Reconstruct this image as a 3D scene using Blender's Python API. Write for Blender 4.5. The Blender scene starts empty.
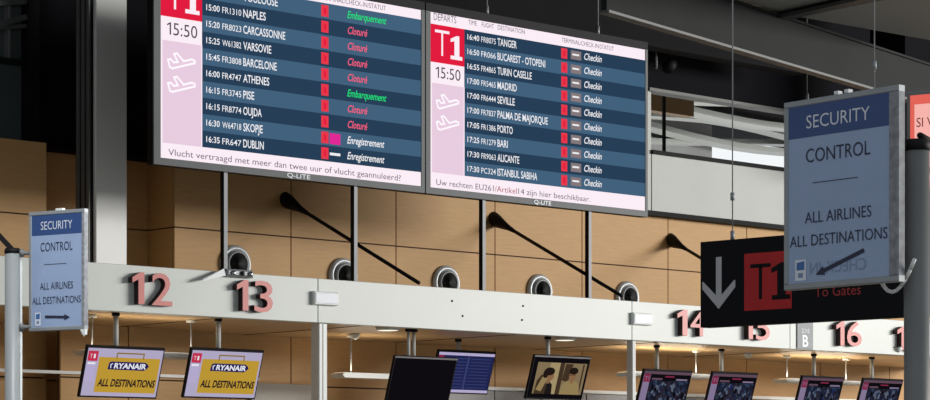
import bpy, math, random
from mathutils import Vector, Matrix
random.seed(7)
S = bpy.context.scene
COL = S.collection
PI = math.pi

# ------------------------------------------------------------------ camera
FPX = 2300.0                     # focal length in pixels of a 930 px wide frame
EYE = Vector((0, 0, 1.6))
ANG = math.atan2(2585, FPX)      # angle between view axis and the hall's long (X) axis
FW = Vector((math.cos(ANG), math.sin(ANG), 0))
RT = Vector((math.sin(ANG), -math.cos(ANG), 0))
HOR = 475.0                      # eye level in the frame (below the lower edge)
cam_d = bpy.data.cameras.new('camera')
cam = bpy.data.objects.new('camera', cam_d); COL.objects.link(cam)
cam.location = EYE
cam.rotation_euler = (PI/2, 0, ANG - PI/2)
cam_d.sensor_width = 36.0
cam_d.lens = FPX/930*36.0
cam_d.shift_y = (HOR-200)/930
cam_d.clip_end = 400
S.camera = cam

# ------------------------------------------------------------------ world, lights, exposure
w = bpy.data.worlds.new('world'); S.world = w; w.use_nodes = True
bg = w.node_tree.nodes['Background']
bg.inputs[0].default_value = (0.86, 0.93, 1.0, 1)
bg.inputs[1].default_value = 0.46

def area(name, loc, target, sx, sy, power, col):
    l = bpy.data.lights.new(name, 'AREA'); l.shape = 'RECTANGLE'
    l.size = sx; l.size_y = sy; l.energy = power; l.color = col
    o = bpy.data.objects.new(name, l); COL.objects.link(o)
    o.location = loc
    o.rotation_euler = (Vector(target)-Vector(loc)).to_track_quat('-Z', 'Y').to_euler()
    return o
area('facade_daylight', (46, -10, 8), (16, 20, 3.8), 22, 6, 13500, (1.0, 0.97, 0.93))
area('right_fill', (31, 4, 5.0), (25, 19, 3.2), 6, 4, 160, (1.0, 0.97, 0.92))  # added fill, brightens the right end of the fascia
area('far_hall_fill', (38, 34, 1.0), (38, 34, 9.0), 14, 10, 900, (1.0, 0.98, 0.96))  # added fill aimed upwards to brighten the far ceiling slats

sl = bpy.data.lights.new('sign_fill_spot', 'SPOT'); sl.energy = 1700; sl.spot_size = math.radians(26); sl.spot_blend = .8  # added off-frame spot that only brightens the left security sign
sl.shadow_soft_size = .25; sl.color = (.96, .98, 1.0)
so = bpy.data.objects.new('sign_fill_spot', sl); COL.objects.link(so); so.location = (5.5, 7.5, 7.2)
so.rotation_euler = (Vector((7.15, 11.6, 2.55))-Vector(so.location)).to_track_quat('-Z', 'Y').to_euler()

S.view_settings.view_transform = 'Standard'
S.view_settings.look = 'None'
S.view_settings.gamma = 1
S.view_settings.use_curve_mapping = False
S.view_settings.exposure = 0.0

# ------------------------------------------------------------------ projection helpers (plan positions)
def ray(px, py):
    return FW + RT*((px-465)/FPX) + Vector((0, 0, (HOR-py)/FPX))
def at(px, py, Y):
    d = ray(px, py); p = EYE + d*(Y/d.y); return p
def atd(px, py, t):
    return EYE + ray(px, py)*t
def atz(px, py, Z):
    d = ray(px, py); return EYE + d*((Z-EYE.z)/d.z)
def onplane(px, py, P0, d):
    """point of the vertical plane through P0 along d -> (distance along d, height)"""
    n = Vector((-d.y, d.x, 0)); r = ray(px, py)
    t = n.dot(P0-EYE)/n.dot(r); p = EYE + r*t
    return (p-P0).dot(d), p.z
def vpdir(vx):
    """unit direction whose vanishing point is at column vx, pointing to the viewer"""
    d = FW + RT*((vx-465)/FPX); d = -d; d.z = 0
    return d.normalized()

# ------------------------------------------------------------------ materials
def lin(c):
    return tuple(((v/255)/12.92 if v/255 <= .04045 else ((v/255+.055)/1.055)**2.4) for v in c)
MATS = {}
def mat(name, rgb, rough=.5, metal=0., var=.06, scale=6., stretch=(1, 1, 1), bump=0., spec=.5):
    m = bpy.data.materials.new(name); m.use_nodes = True
    nt = m.node_tree; b = nt.nodes['Principled BSDF']
    c = lin(rgb)
    b.inputs['Roughness'].default_value = rough
    b.inputs['Metallic'].default_value = metal
    b.inputs['Specular IOR Level'].default_value = spec
    tc = nt.nodes.new('ShaderNodeTexCoord'); mp = nt.nodes.new('ShaderNodeMapping')
    mp.inputs['Scale'].default_value = stretch
    nz = nt.nodes.new('ShaderNodeTexNoise'); nz.inputs['Scale'].default_value = scale
    nz.inputs['Detail'].default_value = 5
    rp = nt.nodes.new('ShaderNodeValToRGB')
    rp.color_ramp.elements[0].position = .3; rp.color_ramp.elements[1].position = .7
    rp.color_ramp.elements[0].color = tuple(v*(1-var) for v in c)+(1,)
    rp.color_ramp.elements[1].color = tuple(min(1, v*(1+var)) for v in c)+(1,)
    L = nt.links.new
    L(tc.outputs['Object'], mp.inputs[0]); L(mp.outputs[0], nz.inputs['Vector'])
    L(nz.outputs['Fac'], rp.inputs[0]); L(rp.outputs[0], b.inputs['Base Color'])
    if bump:
        bp = nt.nodes.new('ShaderNodeBump'); bp.inputs['Strength'].default_value = bump
        L(nz.outputs['Fac'], bp.inputs['Height']); L(bp.outputs[0], b.inputs['Normal'])
    MATS[name] = m; return m
def emit(name, rgb, k=1.0, noise=None):
    m = bpy.data.materials.new(name); m.use_nodes = True
    nt = m.node_tree; nt.nodes.clear()
    e = nt.nodes.new('ShaderNodeEmission'); o = nt.nodes.new('ShaderNodeOutputMaterial')
    e.inputs[0].default_value = lin(rgb)+(1,); e.inputs[1].default_value = k
    if noise:
        tc = nt.nodes.new('ShaderNodeTexCoord'); nz = nt.nodes.new('ShaderNodeTexVoronoi')
        nz.inputs['Scale'].default_value = noise[0]
        rp = nt.nodes.new('ShaderNodeValToRGB'); rp.color_ramp.elements.remove(rp.color_ramp.elements[1])
        rp.color_ramp.interpolation = 'CONSTANT'
        for i, c in enumerate(noise[1]):
            el = rp.color_ramp.elements[0] if i == 0 else rp.color_ramp.elements.new(i/len(noise[1]))
            el.color = lin(c)+(1,)
        nt.links.new(tc.outputs['Object'], nz.inputs['Vector'])
        sp = nt.nodes.new('ShaderNodeSeparateColor'); nt.links.new(nz.outputs['Color'], sp.inputs[0])
        nt.links.new(sp.outputs[0], rp.inputs[0]); nt.links.new(rp.outputs[0], e.inputs[0])
    nt.links.new(e.outputs[0], o.inputs[0])
    MATS[name] = m; return m

mat('wood', (192, 150, 94), .6, 0, .06, 3.0, (1.2, 1, 14))
mat('wood_gap', (70, 48, 30), .8)
mat('dark_wall', (10, 11, 17), .8, 0, .2, 1.0, spec=.1)
mat('fascia_white', (206, 211, 205), .42, 0, .03, 1.2)
mat('soffit', (205, 172, 128), .35, 0, .06, 1.5)
mat('floor', (150, 145, 140), .25, 0, .06, 2)
mat('ceiling_dark', (24, 24, 26), .8, 0, .15, 1, spec=.1)
mat('girder', (30, 33, 32), .7, .0, .12, 2, spec=.15)
mat('girder_light', (74, 76, 74), .5, .0, .08, 2)
mat('slab', (150, 152, 148), .6, 0, .08, .8)
mat('white_panel', (182, 186, 182), .55, 0, .04, 1)
mat('white_paint', (226, 230, 226), .4, 0, .02)
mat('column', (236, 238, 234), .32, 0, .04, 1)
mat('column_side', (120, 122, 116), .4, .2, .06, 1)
mat('alu', (150, 154, 156), .45, .25, .06, 8)
mat('alu_mottled', (140, 142, 146), .6, .1, .3, 30)
mat('ring_alu', (186, 190, 192), .35, .2, .05, 8)
mat('steel', (186, 189, 192), .22, .9, .05, 5)
mat('black', (14, 14, 16), .45)
mat('black_paint', (20, 18, 20), .6, spec=.2)
mat('black_plastic', (10, 10, 12), .35)
mat('bezel', (18, 15, 22), .6, spec=.2)
mat('bezel_grey', (120, 118, 120), .4)
mat('board_frame', (98, 102, 104), .6, .0, .05, 4)
mat('post_pale', (142, 146, 146), .45, 0, .04, 4)
mat('post_grey', (112, 114, 113), .45, .0, .05, 8)
mat('digit_red', (200, 92, 84), .4, 0, .06, 8)
mat('digit_side', (48, 16, 16), .6)
mat('grey_sheet', (150, 152, 152), .5, 0, .05, 2)
mat('cabinet', (168, 162, 150), .5, 0, .04, 2)
mat('glass_dark', (84, 92, 90), .3, 0, .15, 1)
mat('sign_navy', (44, 74, 128), .4, 0, .04)
mat('sign_pale', (154, 174, 206), .4, 0, .03)
mat('sign_ink', (30, 36, 62), .5)
mat('sign_white', (224, 228, 236), .4, 0, .02)
mat('sign_ghost', (126, 146, 180), .5)
mat('sign_blue', (64, 110, 170), .5)
mat('sign_black', (15, 15, 20), .8, spec=.25)
mat('tile_red', (190, 34, 36), .7)
mat('pole_lit_face', (150, 152, 156), .5, .0, .05)
mat('arrow_grey', (188, 188, 192), .4)
mat('red_dull', (170, 44, 46), .5)
emit('emit_red', (226, 100, 88), 1.0)  # notice colours are emissive, so they render brighter than their neighbours
emit('emit_pink', (246, 180, 172), 1.0)
mat('b_grey', (132, 138, 140), .5)

emit('led_white', (252, 238, 246), 1.0)
emit('led_pink', (232, 204, 224), 1.0)
emit('led_red', (226, 28, 62), 1.0)
emit('led_badge', (232, 56, 74), 1.0)
emit('led_navy', (38, 62, 86), 1.0)
emit('led_blue', (66, 97, 124), 1.0)
emit('led_text', (240, 240, 244), 1.0)
emit('led_ink', (110, 96, 118), 1.0)
emit('led_ink_dark', (78, 70, 84), 1.0)
emit('led_ink_red', (176, 90, 104), 1.0)
emit('led_green', (34, 222, 120), 1.0)
emit('led_rose', (244, 96, 128), 1.0)
emit('led_grey', (132, 120, 122), 1.0)
emit('led_magenta', (224, 40, 150), 1.0)
emit('led_line', (255, 250, 255), 1.0)
emit('scr_lilac', (186, 178, 208), .85)
emit('scr_yellow', (200, 160, 56), .85)
emit('scr_navy', (30, 28, 92), .9)
emit('scr_white', (238, 238, 246), .9)
emit('scr_ink', (40, 30, 40), .8)
emit('scr_red', (206, 52, 84), .85)
emit('scr_grey', (186, 178, 184), .8)
emit('scr_olive', (150, 120, 50), .8)
emit('scr_dkblue', (32, 38, 82), .9)
emit('scr_midblue', (56, 64, 110), .9)
emit('scr_lav', (190, 180, 218), .85)
emit('scr_black', (14, 12, 16), 1)
emit('scr_purple', (150, 136, 170), .7)
emit('scr_maroon', (140, 44, 78), .8)
emit('scr_midnight', (34, 38, 62), .8)
emit('scr_slate', (92, 100, 122), .8)
emit('scr_header', (120, 92, 110), .6)
emit('scr_crowd', (40, 50, 80), .8, (26, [(24, 26, 38), (34, 42, 66), (52, 66, 92), (28, 30, 44), (96, 104, 122), (36, 40, 56), (46, 38, 50)]))
emit('scr_tan', (134, 116, 86), .9)
emit('scr_cream', (166, 148, 108), .9)
emit('scr_brown', (66, 52, 38), .9)
emit('scr_hair', (34, 26, 22), .9)
emit('scr_skin', (140, 104, 74), .9)
emit('scr_shirt', (150, 130, 88), .9)
emit('scr_suit', (30, 26, 26), .9)
emit('lamp_glow', (255, 246, 226), 1.1)
emit('lamp_amber', (255, 196, 104), 1.0)

# ------------------------------------------------------------------ mesh builder
_glyph = {}
def glyph_mesh(s, bold, ext):
    key = (s, bold, ext)
    if key in _glyph: return _glyph[key]
    cu = bpy.data.curves.new('t', 'FONT'); cu.body = s; cu.size = 1; cu.offset = bold
    cu.extrude = ext; cu.resolution_u = 3
    o = bpy.data.objects.new('t', cu); COL.objects.link(o)
    bpy.context.view_layer.update()
    dg = bpy.context.evaluated_depsgraph_get()
    me = bpy.data.meshes.new_from_object(o.evaluated_get(dg))
    V = [tuple(v.co) for v in me.vertices]; F = [tuple(p.vertices) for p in me.polygons]
    N = [tuple(p.normal) for p in me.polygons]
    bpy.data.objects.remove(o); bpy.data.curves.remove(cu); bpy.data.meshes.remove(me)
    _glyph[key] = (V, F, N); return _glyph[key]

class MB:
    def __init__(s): s.V = []; s.F = []; s.M = []; s.S = []; s.names = []
    def mi(s, m):
        if m not in s.names: s.names.append(m)
        return s.names.index(m)
    def add(s, V, F, m, smooth=False):
        b = len(s.V); s.V += [tuple(v) for v in V]
        k = s.mi(m)
        for f in F: s.F.append(tuple(i+b for i in f)); s.M.append(k); s.S.append(smooth)
    def box(s, a, b, m):
        x0, x1 = sorted((a[0], b[0])); y0, y1 = sorted((a[1], b[1])); z0, z1 = sorted((a[2], b[2]))
        V = [(x0,y0,z0),(x1,y0,z0),(x1,y1,z0),(x0,y1,z0),(x0,y0,z1),(x1,y0,z1),(x1,y1,z1),(x0,y1,z1)]
        s.add(V, [(0,3,2,1),(4,5,6,7),(0,1,5,4),(1,2,6,5),(2,3,7,6),(3,0,4,7)], m)
    def bbox(s, a, b, m, bev=.01):
        """box with chamfered vertical-plane outline (front face edges)"""
        x0, x1 = sorted((a[0], b[0])); y0, y1 = sorted((a[1], b[1])); z0, z1 = sorted((a[2], b[2]))
        e = bev
        o = [(x0,z0),(x1,z0),(x1,z1),(x0,z1)]; i = [(x0+e,z0+e),(x1-e,z0+e),(x1-e,z1-e),(x0+e,z1-e)]
        V = [(x,y0,z) for x,z in i]+[(x,y0+e,z) for x,z in o]+[(x,y1,z) for x,z in o]
        F = [(0,1,2,3),(11,10,9,8)]
        for k in range(4):
            n = (k+1) % 4
            F += [(k+4, n+4, n, k), (k+8, n+8, n+4, k+4)]
        s.add(V, F, m)
    def rect(s, x0, z0, x1, z1, y, m):
        s.add([(x0,y,z0),(x1,y,z0),(x1,y,z1),(x0,y,z1)], [(0,1,2,3)], m)
    def poly(s, pts, y, m):
        s.add([(x,y,z) for x, z in pts], [tuple(range(len(pts)))], m)
    def prism(s, pts, y0, y1, m):
        """outline in XZ (counter-clockwise seen from -Y) extruded from y0 to y1"""
        n = len(pts)
        V = [(x,y0,z) for x, z in pts]+[(x,y1,z) for x, z in pts]
        F = [tuple(range(n)), tuple(range(2*n-1, n-1, -1))]
        F += [(i, i+n, (i+1) % n+n, (i+1) % n) for i in range(n)]
        s.add(V, F, m)
    def stroke(s, pts, wd, y, m, closed=False):
        n = len(pts)
        for i in range(n if closed else n-1):
            a = Vector((pts[i][0], pts[i][1])); b = Vector((pts[(i+1) % n][0], pts[(i+1) % n][1]))
            d = (b-a).normalized()*wd/2; q = Vector((-d.y, d.x))
            P = [a-d-q, b+d-q, b+d+q, a-d+q]
            s.poly([(p.x, p.y) for p in P], y-1e-5*i, m)
    def lathe(s, prof, p0, axis, m, n=24, smooth=True):
        """profile of (radius, distance along axis) revolved round p0+axis"""
        ax = Vector(axis).normalized()
        u = ax.orthogonal().normalized(); v = ax.cross(u)
        V = []; p0 = Vector(p0)
        for r, h in prof:
            for k in range(n):
                a = 2*PI*k/n
                V.append(p0+ax*h+(u*math.cos(a)+v*math.sin(a))*r)
        F = []
        for j in range(len(prof)-1):
            for k in range(n):
                k2 = (k+1) % n
                F.append((j*n+k, j*n+k2, (j+1)*n+k2, (j+1)*n+k))
        if prof[0][0] > 1e-5: F.append(tuple(range(n-1, -1, -1)))
        if prof[-1][0] > 1e-5: F.append(tuple(range((len(prof)-1)*n, len(prof)*n)))
        s.add(V, F, m, smooth)
    def cyl(s, a, b, r, m, n=14, r2=None):
        a = Vector(a); b = Vector(b); L = (b-a).length
        s.lathe([(r, 0), (r if r2 is None else r2, L)], a, b-a, m, n, True)
    def bar(s, a, b, wx, wz, m):
        """rectangular bar from a to b"""
        a = Vector(a); b = Vector(b); d = (b-a).normalized()
        u = Vector((0, 0, 1)).cross(d)
        if u.length < 1e-4: u = Vector((1, 0, 0))
        u.normalize(); v = d.cross(u)
        V = []
        for p in (a, b):
            for i, j in ((-1,-1),(1,-1),(1,1),(-1,1)): V.append(p+u*i*wx/2+v*j*wz/2)
        s.add(V, [(3,2,1,0),(4,5,6,7),(0,1,5,4),(1,2,6,5),(2,3,7,6),(3,0,4,7)], m)
    def text(s, st, x, z, h, y, m, width=None, bold=0., align='L', shear=0., ext=0., side=None, mirror=False):
        """baseline at (x, z), cap height h, optionally fitted to a width"""
        V, F, N = glyph_mesh(st, bold, ext)
        H = glyph_mesh('H', 0, 0)[0]; ch = max(v[1] for v in H)-min(v[1] for v in H)
        k = h/ch
        x0 = min(v[0] for v in V); x1 = max(v[0] for v in V)
        kx = k if width is None else width/(x1-x0)
        W = (x1-x0)*kx
        off = {'L': 0, 'C': -W/2, 'R': -W}[align]
        P = []
        for v in V:
            lx = (v[0]-x0)*kx
            if mirror: lx = W-lx
            P.append((x+off+lx+shear*v[1]*k, y-v[2], z+v[1]*k))
        if side is None:
            s.add(P, [f[::-1] for f in F] if mirror else F, m)
        else:
            s.add(P, [f for f, nn in zip(F, N) if abs(nn[2]) > .5], m)
            s.add(P, [f for f, nn in zip(F, N) if abs(nn[2]) <= .5], side)
        return W
    def build(s, name, parent=None, loc=None, rz=None):
        me = bpy.data.meshes.new(name); me.from_pydata(s.V, [], s.F)
        for n in s.names: me.materials.append(MATS[n])
        me.polygons.foreach_set('material_index', s.M)
        me.polygons.foreach_set('use_smooth', s.S)
        me.update()
        o = bpy.data.objects.new(name, me); COL.objects.link(o)
        if parent: o.parent = parent
        if loc is not None: o.location = loc
        if rz is not None: o.rotation_euler = (0, 0, rz)
        return o

def tag(o, label, cat, group=None):
    o['label'] = label; o['category'] = cat
    if group: o['group'] = group
    return o
def thing(name, label, cat, loc=(0, 0, 0), rz=0, group=None):
    o = bpy.data.objects.new(name, None); COL.objects.link(o)
    o.empty_display_size = .1
    o.location = loc; o.rotation_euler = (0, 0, rz)
    return tag(o, label, cat, group)
def struct(name, mb):
    o = mb.build(name); o['kind'] = 'structure'; return o
def copy_tree(o, parent=None):
    c = o.copy(); COL.objects.link(c)
    if parent: c.parent = parent
    for ch in list(o.children): copy_tree(ch, c)
    return c

# ================================================================== SETTING
YF = 18.56                       # front of the white fascia
YW = 21.0                        # timber wall
ZF0, ZF1 = 3.158, 3.608          # fascia lower / upper edge
WOODTOP = 5.10

b = MB(); b.box((-15, -12, -.1), (60, 40, 0), 'floor'); struct('floor', b)
b = MB(); b.box((0, 9, 9.0), (32, 22.2, 9.3), 'ceiling_dark'); struct('ceiling', b)

# timber back wall: panels over a dark backing, with a recess holding the white column
joints = [at(p, 200, YW).x for p in (174, 291, 396, 495, 582, 668)]
step = (joints[-1]-joints[1])/4
while joints[-1] < 32: joints.append(joints[-1]+step)
xr0 = at(47, 200, YW).x          # recess left edge
xr1 = joints[0]
ZJ = at(360, 243, YW).z          # horizontal joint
zs = [.02, .9, 1.75, 2.62, ZJ, WOODTOP]
b = MB()
b.box((xr1+.035, YW+.03, 0), (34, YW+.25, WOODTOP), 'wood_gap')
b.box((2, YW+.03, 0), (xr0-.035, YW+.25, WOODTOP), 'wood_gap')
g = .008
lefts = [xr0-step*k for k in range(6, -1, -1)]
for seq in (lefts, joints):
    for x0, x1 in zip(seq, seq[1:]):
        for z0, z1 in zip(zs, zs[1:]):
            b.box((x0+g, YW, z0+g), (x1-g, YW+.035, z1-g), 'wood')
struct('wall_back', b)
b = MB()                          # recess: back and two returns
YN = YW+.5
b.box((xr0-.2, YN+.03, 0), (xr1+.2, YN+.2, WOODTOP), 'wood_gap')
b.box((xr1+.03, YW+.26, 0), (xr1+.06, YN+.03, WOODTOP), 'wood_gap'); b.box((xr0-.06, YW+.26, 0), (xr0-.03, YN+.03, WOODTOP), 'wood_gap')
xm = (xr0+xr1)/2
for x0, x1 in ((xr0, xm), (xm, xr1)):
    for z0, z1 in zip(zs, zs[1:]):
        b.box((x0+g, YN, z0+g), (x1-g, YN+.035, z1-g), 'wood')
for z0, z1 in zip(zs, zs[1:]):
    b.box((xr0-.03, YW+.036, z0+g), (xr0, YN+.03, z1-g), 'wood')
    b.box((xr1, YW+.036, z0+g), (xr1+.03, YN+.03, z1-g), 'wood')
b.box((xr0-.04, YW-.29, 0), (xr1+.04, YW-.26, ZF0+.1), 'wood_gap')
for x0, x1 in ((xr0-.04, xm), (xm, xr1+.04)):
    for z0, z1 in zip(zs[:4], zs[1:4]+[ZF0+.1]):
        b.box((x0+g, YW-.32, z0+g), (x1-g, YW-.289, z1-g), 'wood')
struct('wall_recess', b)

# dark upper wall
XO = at(651, 150, 20.9).x        # left side of the gallery opening
b = MB()
b.box((at(37, 100, 21.6).x, 21.6, WOODTOP), (XO, 21.9, 9.0), 'dark_wall')
b.box((2, 21.25, WOODTOP-.02), (XO, 21.75, WOODTOP+.01), 'dark_wall')
struct('wall_upper', b)
# window high on the left
b = MB()
xw1 = at(37, 60, 21.6).x; xw0 = 6
def zz(px, py, Y=21.6): return at(px, py, Y).z
b.box((xw0, 21.7, WOODTOP), (at(27, 60, 21.6).x, 21.74, 9.0), 'glass_dark')
struct('window_1', b)
b = MB()
b.box((at(26, 60, 21.6).x, 21.55, WOODTOP), (xw1, 21.9, 9), 'black_paint')
b.box((xw0, 21.6, zz(10, 63)), (at(27, 60, 21.6).x, 21.72, zz(10, 58)), 'black')
b.box((at(8, 60, 21.62).x, 21.62, zz(10, 59)), (at(10.5, 60, 21.62).x, 21.7, 9), 'bezel_grey')
b.bar(at(-6, 26, 21.6), at(26, 17, 21.6), .06, .06, 'girder_light')
b.bar(at(-6, 29, 21.6), at(26, 26, 21.6), .04, .04, 'girder_light')
b.bar(at(-6, 4, 21.6), at(26, 2, 21.6), .05, .05, 'girder_light')
struct('trim_window', b)

# gallery parapet, opening and far hall ceiling
xe = at(905, 150, 20.9).x
b = MB()
b.box((XO-.35, 20.9, WOODTOP-.04), (XO, 21.3, 6.62), 'white_panel')
b.box((XO+.02, 20.9, WOODTOP-.04), (xe, 21.1, 5.81), 'white_panel')
b.box((XO, 20.86, 5.81), (xe, 21.14, 5.86), 'girder')
b.box((XO-.35, 20.85, WOODTOP-.1), (xe, 21.1, WOODTOP-.04), 'girder')
struct('wall_gallery', b)
b = MB()
b.box((XO-.02, 20.95, 6.68), (40, 21.1, 9), 'dark_wall')
b.box((XO-.02, 20.9, 6.64), (40, 21.1, 6.68), 'girder_light')
struct('trim_gallery', b)
b = MB()
ZC = 9.6
b.box((24, 22.5, ZC+.5), (60, 39.2, ZC+.7), 'ceiling_dark')
for k in range(12):               # wavy pale slats
    n = 40; y0 = 26.5+k*1.0; wd = .45
    V = []; F = []
    for i in range(n+1):
        x = 26+i*30/n; y = y0+.5*math.sin(x*.35+k*1.3)
        z = ZC+.18*math.sin(x*.5+k*2.1)
        V += [(x, y, z), (x, y+wd, z), (x, y, z+.12), (x, y+wd, z+.12)]
    for i in range(n):
        a = i*4; c = a+4
        F += [(a, a+1, c+1, c), (a+2, c+2, c+3, a+3), (a, c, c+2, a+2), (a+1, a+3, c+3, c+1)]
    b.add(V, F, 'white_panel')
o = b.build('ceiling'); o['kind'] = 'structure'
b = MB()
p = atd(664, 150, 36); b.cyl((p.x, p.y, 0), (p.x, p.y, ZC), .03, 'girder')
p = at(670, 113, 27); b.box((p.x-3, 27, p.z), (p.x+.6, 27.2, p.z+1.6), 'wood')
p = at(712, 112, 37.8); b.box((p.x-9, 37.8, 0), (p.x, 38, ZC+.6), 'grey_sheet')
struct('trim_hall', b)
emit('daylight_glass', (244, 248, 250), 1.0)
b = MB(); b.box((36, 60, 0), (95, 60.1, 16), 'daylight_glass'); struct('window_2', b)

# near roof girder and ceiling slabs
def girder(A, B, hgt, fl, th, name, mw='girder', mf='girder_light'):
    A = Vector(A); B = Vector(B); b = MB()
    up = Vector((0, 0, 1))
    b.bar(A+up*th/2, B+up*th/2, fl, th, mf)
    b.bar(A+up*(th+hgt/2), B+up*(th+hgt/2), .05, hgt, mw)
    b.bar(A+up*(th*1.5+hgt), B+up*(th*1.5+hgt), fl, th, mw)
    struct(name, b)
A = atd(604, 13, 17.0); Bp = atz(930, 108, A.z)
girder(A, Bp, .36, .09, .02, 'trim_girder')
b = MB()                          # pale soffit slabs above it
zsl = A.z+.43
P = [atz(717, 0, zsl), atz(767, 20, zsl), atz(852, 0, zsl), atz(852, -60, zsl), atz(717, -60, zsl)]
def slab(P, th, m):
    n = len(P); V = [tuple(p) for p in P]+[(p.x, p.y, p.z+th) for p in P]
    b.add(V, [tuple(range(n)), tuple(range(2*n-1, n-1, -1))]+[(i, (i+1) % n, (i+1) % n+n, i+n) for i in range(n)], m)
slab(P, .08, 'slab')
P = [atz(800, 17, zsl), atz(935, 41, zsl), atz(960, -60, zsl), atz(880, -60, zsl), atz(884, 0, zsl)]
slab(P, .08, 'slab')
o = b.build('ceiling'); o['kind'] = 'structure'
pa, pb = atz(762, 24, zsl-.06), atz(905, -8, zsl-.06)
girder(pa, pb, .12, .12, .03, 'trim_crossbeam')
pa, pb = atd(490, 19, 29), atd(600, -6, 24.5); pb.z = pa.z
girder(pa, pb, .3, .22, .04, 'trim_roofbeam', 'ceiling_dark', 'girder')
pa, pb = at(395, 3, 20.2), at(800, 3, 20.2); pb.z = pa.z
girder(pa, pb, .5, .25, .06, 'trim_longbeam', 'ceiling_dark', 'ceiling_dark')
p = atd(901, 60, 31.8); b = MB(); b.box((p.x-.3, p.y-.3, 5.86), (p.x+.35, p.y+.3, 9), 'dark_wall'); struct('trim_pier', b)
p0 = atd(845, 60, 34); b = MB()
b.box((p0.x-1, p0.y, 4.9), (p0.x+9, p0.y+.3, 9.6), 'dark_wall'); struct('wall_far', b)

# canopy over the desks: fascia, soffit, roof
b = MB()
FJ = [8.0, at(318, 300, YF).x, at(632, 320, YF).x, at(790, 330, YF).x, 27.5]
for x0, x1 in zip(FJ, FJ[1:]):
    b.bbox((x0+.003, YF, ZF0), (x1-.003, YF+.12, ZF1), 'fascia_white', .004)
b.box((8, YF+.01, ZF0+.01), (27.5, YF+.11, ZF1-.01), 'grey_sheet')
struct('trim_fascia', b)
b = MB(); b.box((8, YF+.12, ZF0+.02), (27.5, YW-.005, ZF0+.12), 'soffit')
for px in (205, 345, 500, 640, 790):
    x = at(px, 330, YF+.6).x
    b.box((x-.006, YF+.12, ZF0+.015), (x+.006, YW-.01, ZF0+.02), 'wood_gap')
o = b.build('ceiling'); o['kind'] = 'structure'

# rail and grey dado along the back wall below
ZR = at(60, 374, YW-.06).z
b = MB(); b.box((8, YW-.36, ZR-.012), (at(240, 380, YW).x, YW-.321, ZR+.02), 'white_paint')
b.box((at(450, 386, YW).x, YW-.07, ZR-.02), (28, YW-.002, ZR+.022), 'white_paint')
struct('trim_rail', b)
for nm, a, c, m in (('wall_dado', 251, 314, 'cabinet'), ('wall_dado', 446, 630, 'grey_sheet'), ('wall_dado', 680, 745, 'grey_sheet')):
    b = MB(); x0, x1 = at(a, 390, YW-.05).x, at(c, 390, YW-.05).x
    n = max(1, round((x1-x0)/.75))
    for k in range(n):
        b.bbox((x0+(x1-x0)*k/n+.006, YW-.05, 0.01), (x0+(x1-x0)*(k+1)/n-.006, YW-.004, ZR-.025), m, .005)
    struct(nm, b)

# ================================================================== OBJECTS
# white column in the recess
xc0, xc1 = at(95.5, 200, 20.75).x, at(127.3, 200, 20.75).x
t = thing('steel_column', 'broad pale steel column with ribbed grey side rising through the timber recess', 'column', (xc0, 20.75, 0))
b = MB(); b.bbox((0, 0, 0), (xc1-xc0, .34, 8.95), 'column', .012); b.build('shaft', t)
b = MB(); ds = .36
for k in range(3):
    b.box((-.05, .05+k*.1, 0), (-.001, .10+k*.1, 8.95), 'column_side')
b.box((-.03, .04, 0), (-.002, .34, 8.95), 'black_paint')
b.build('side_rib', t)

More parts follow.
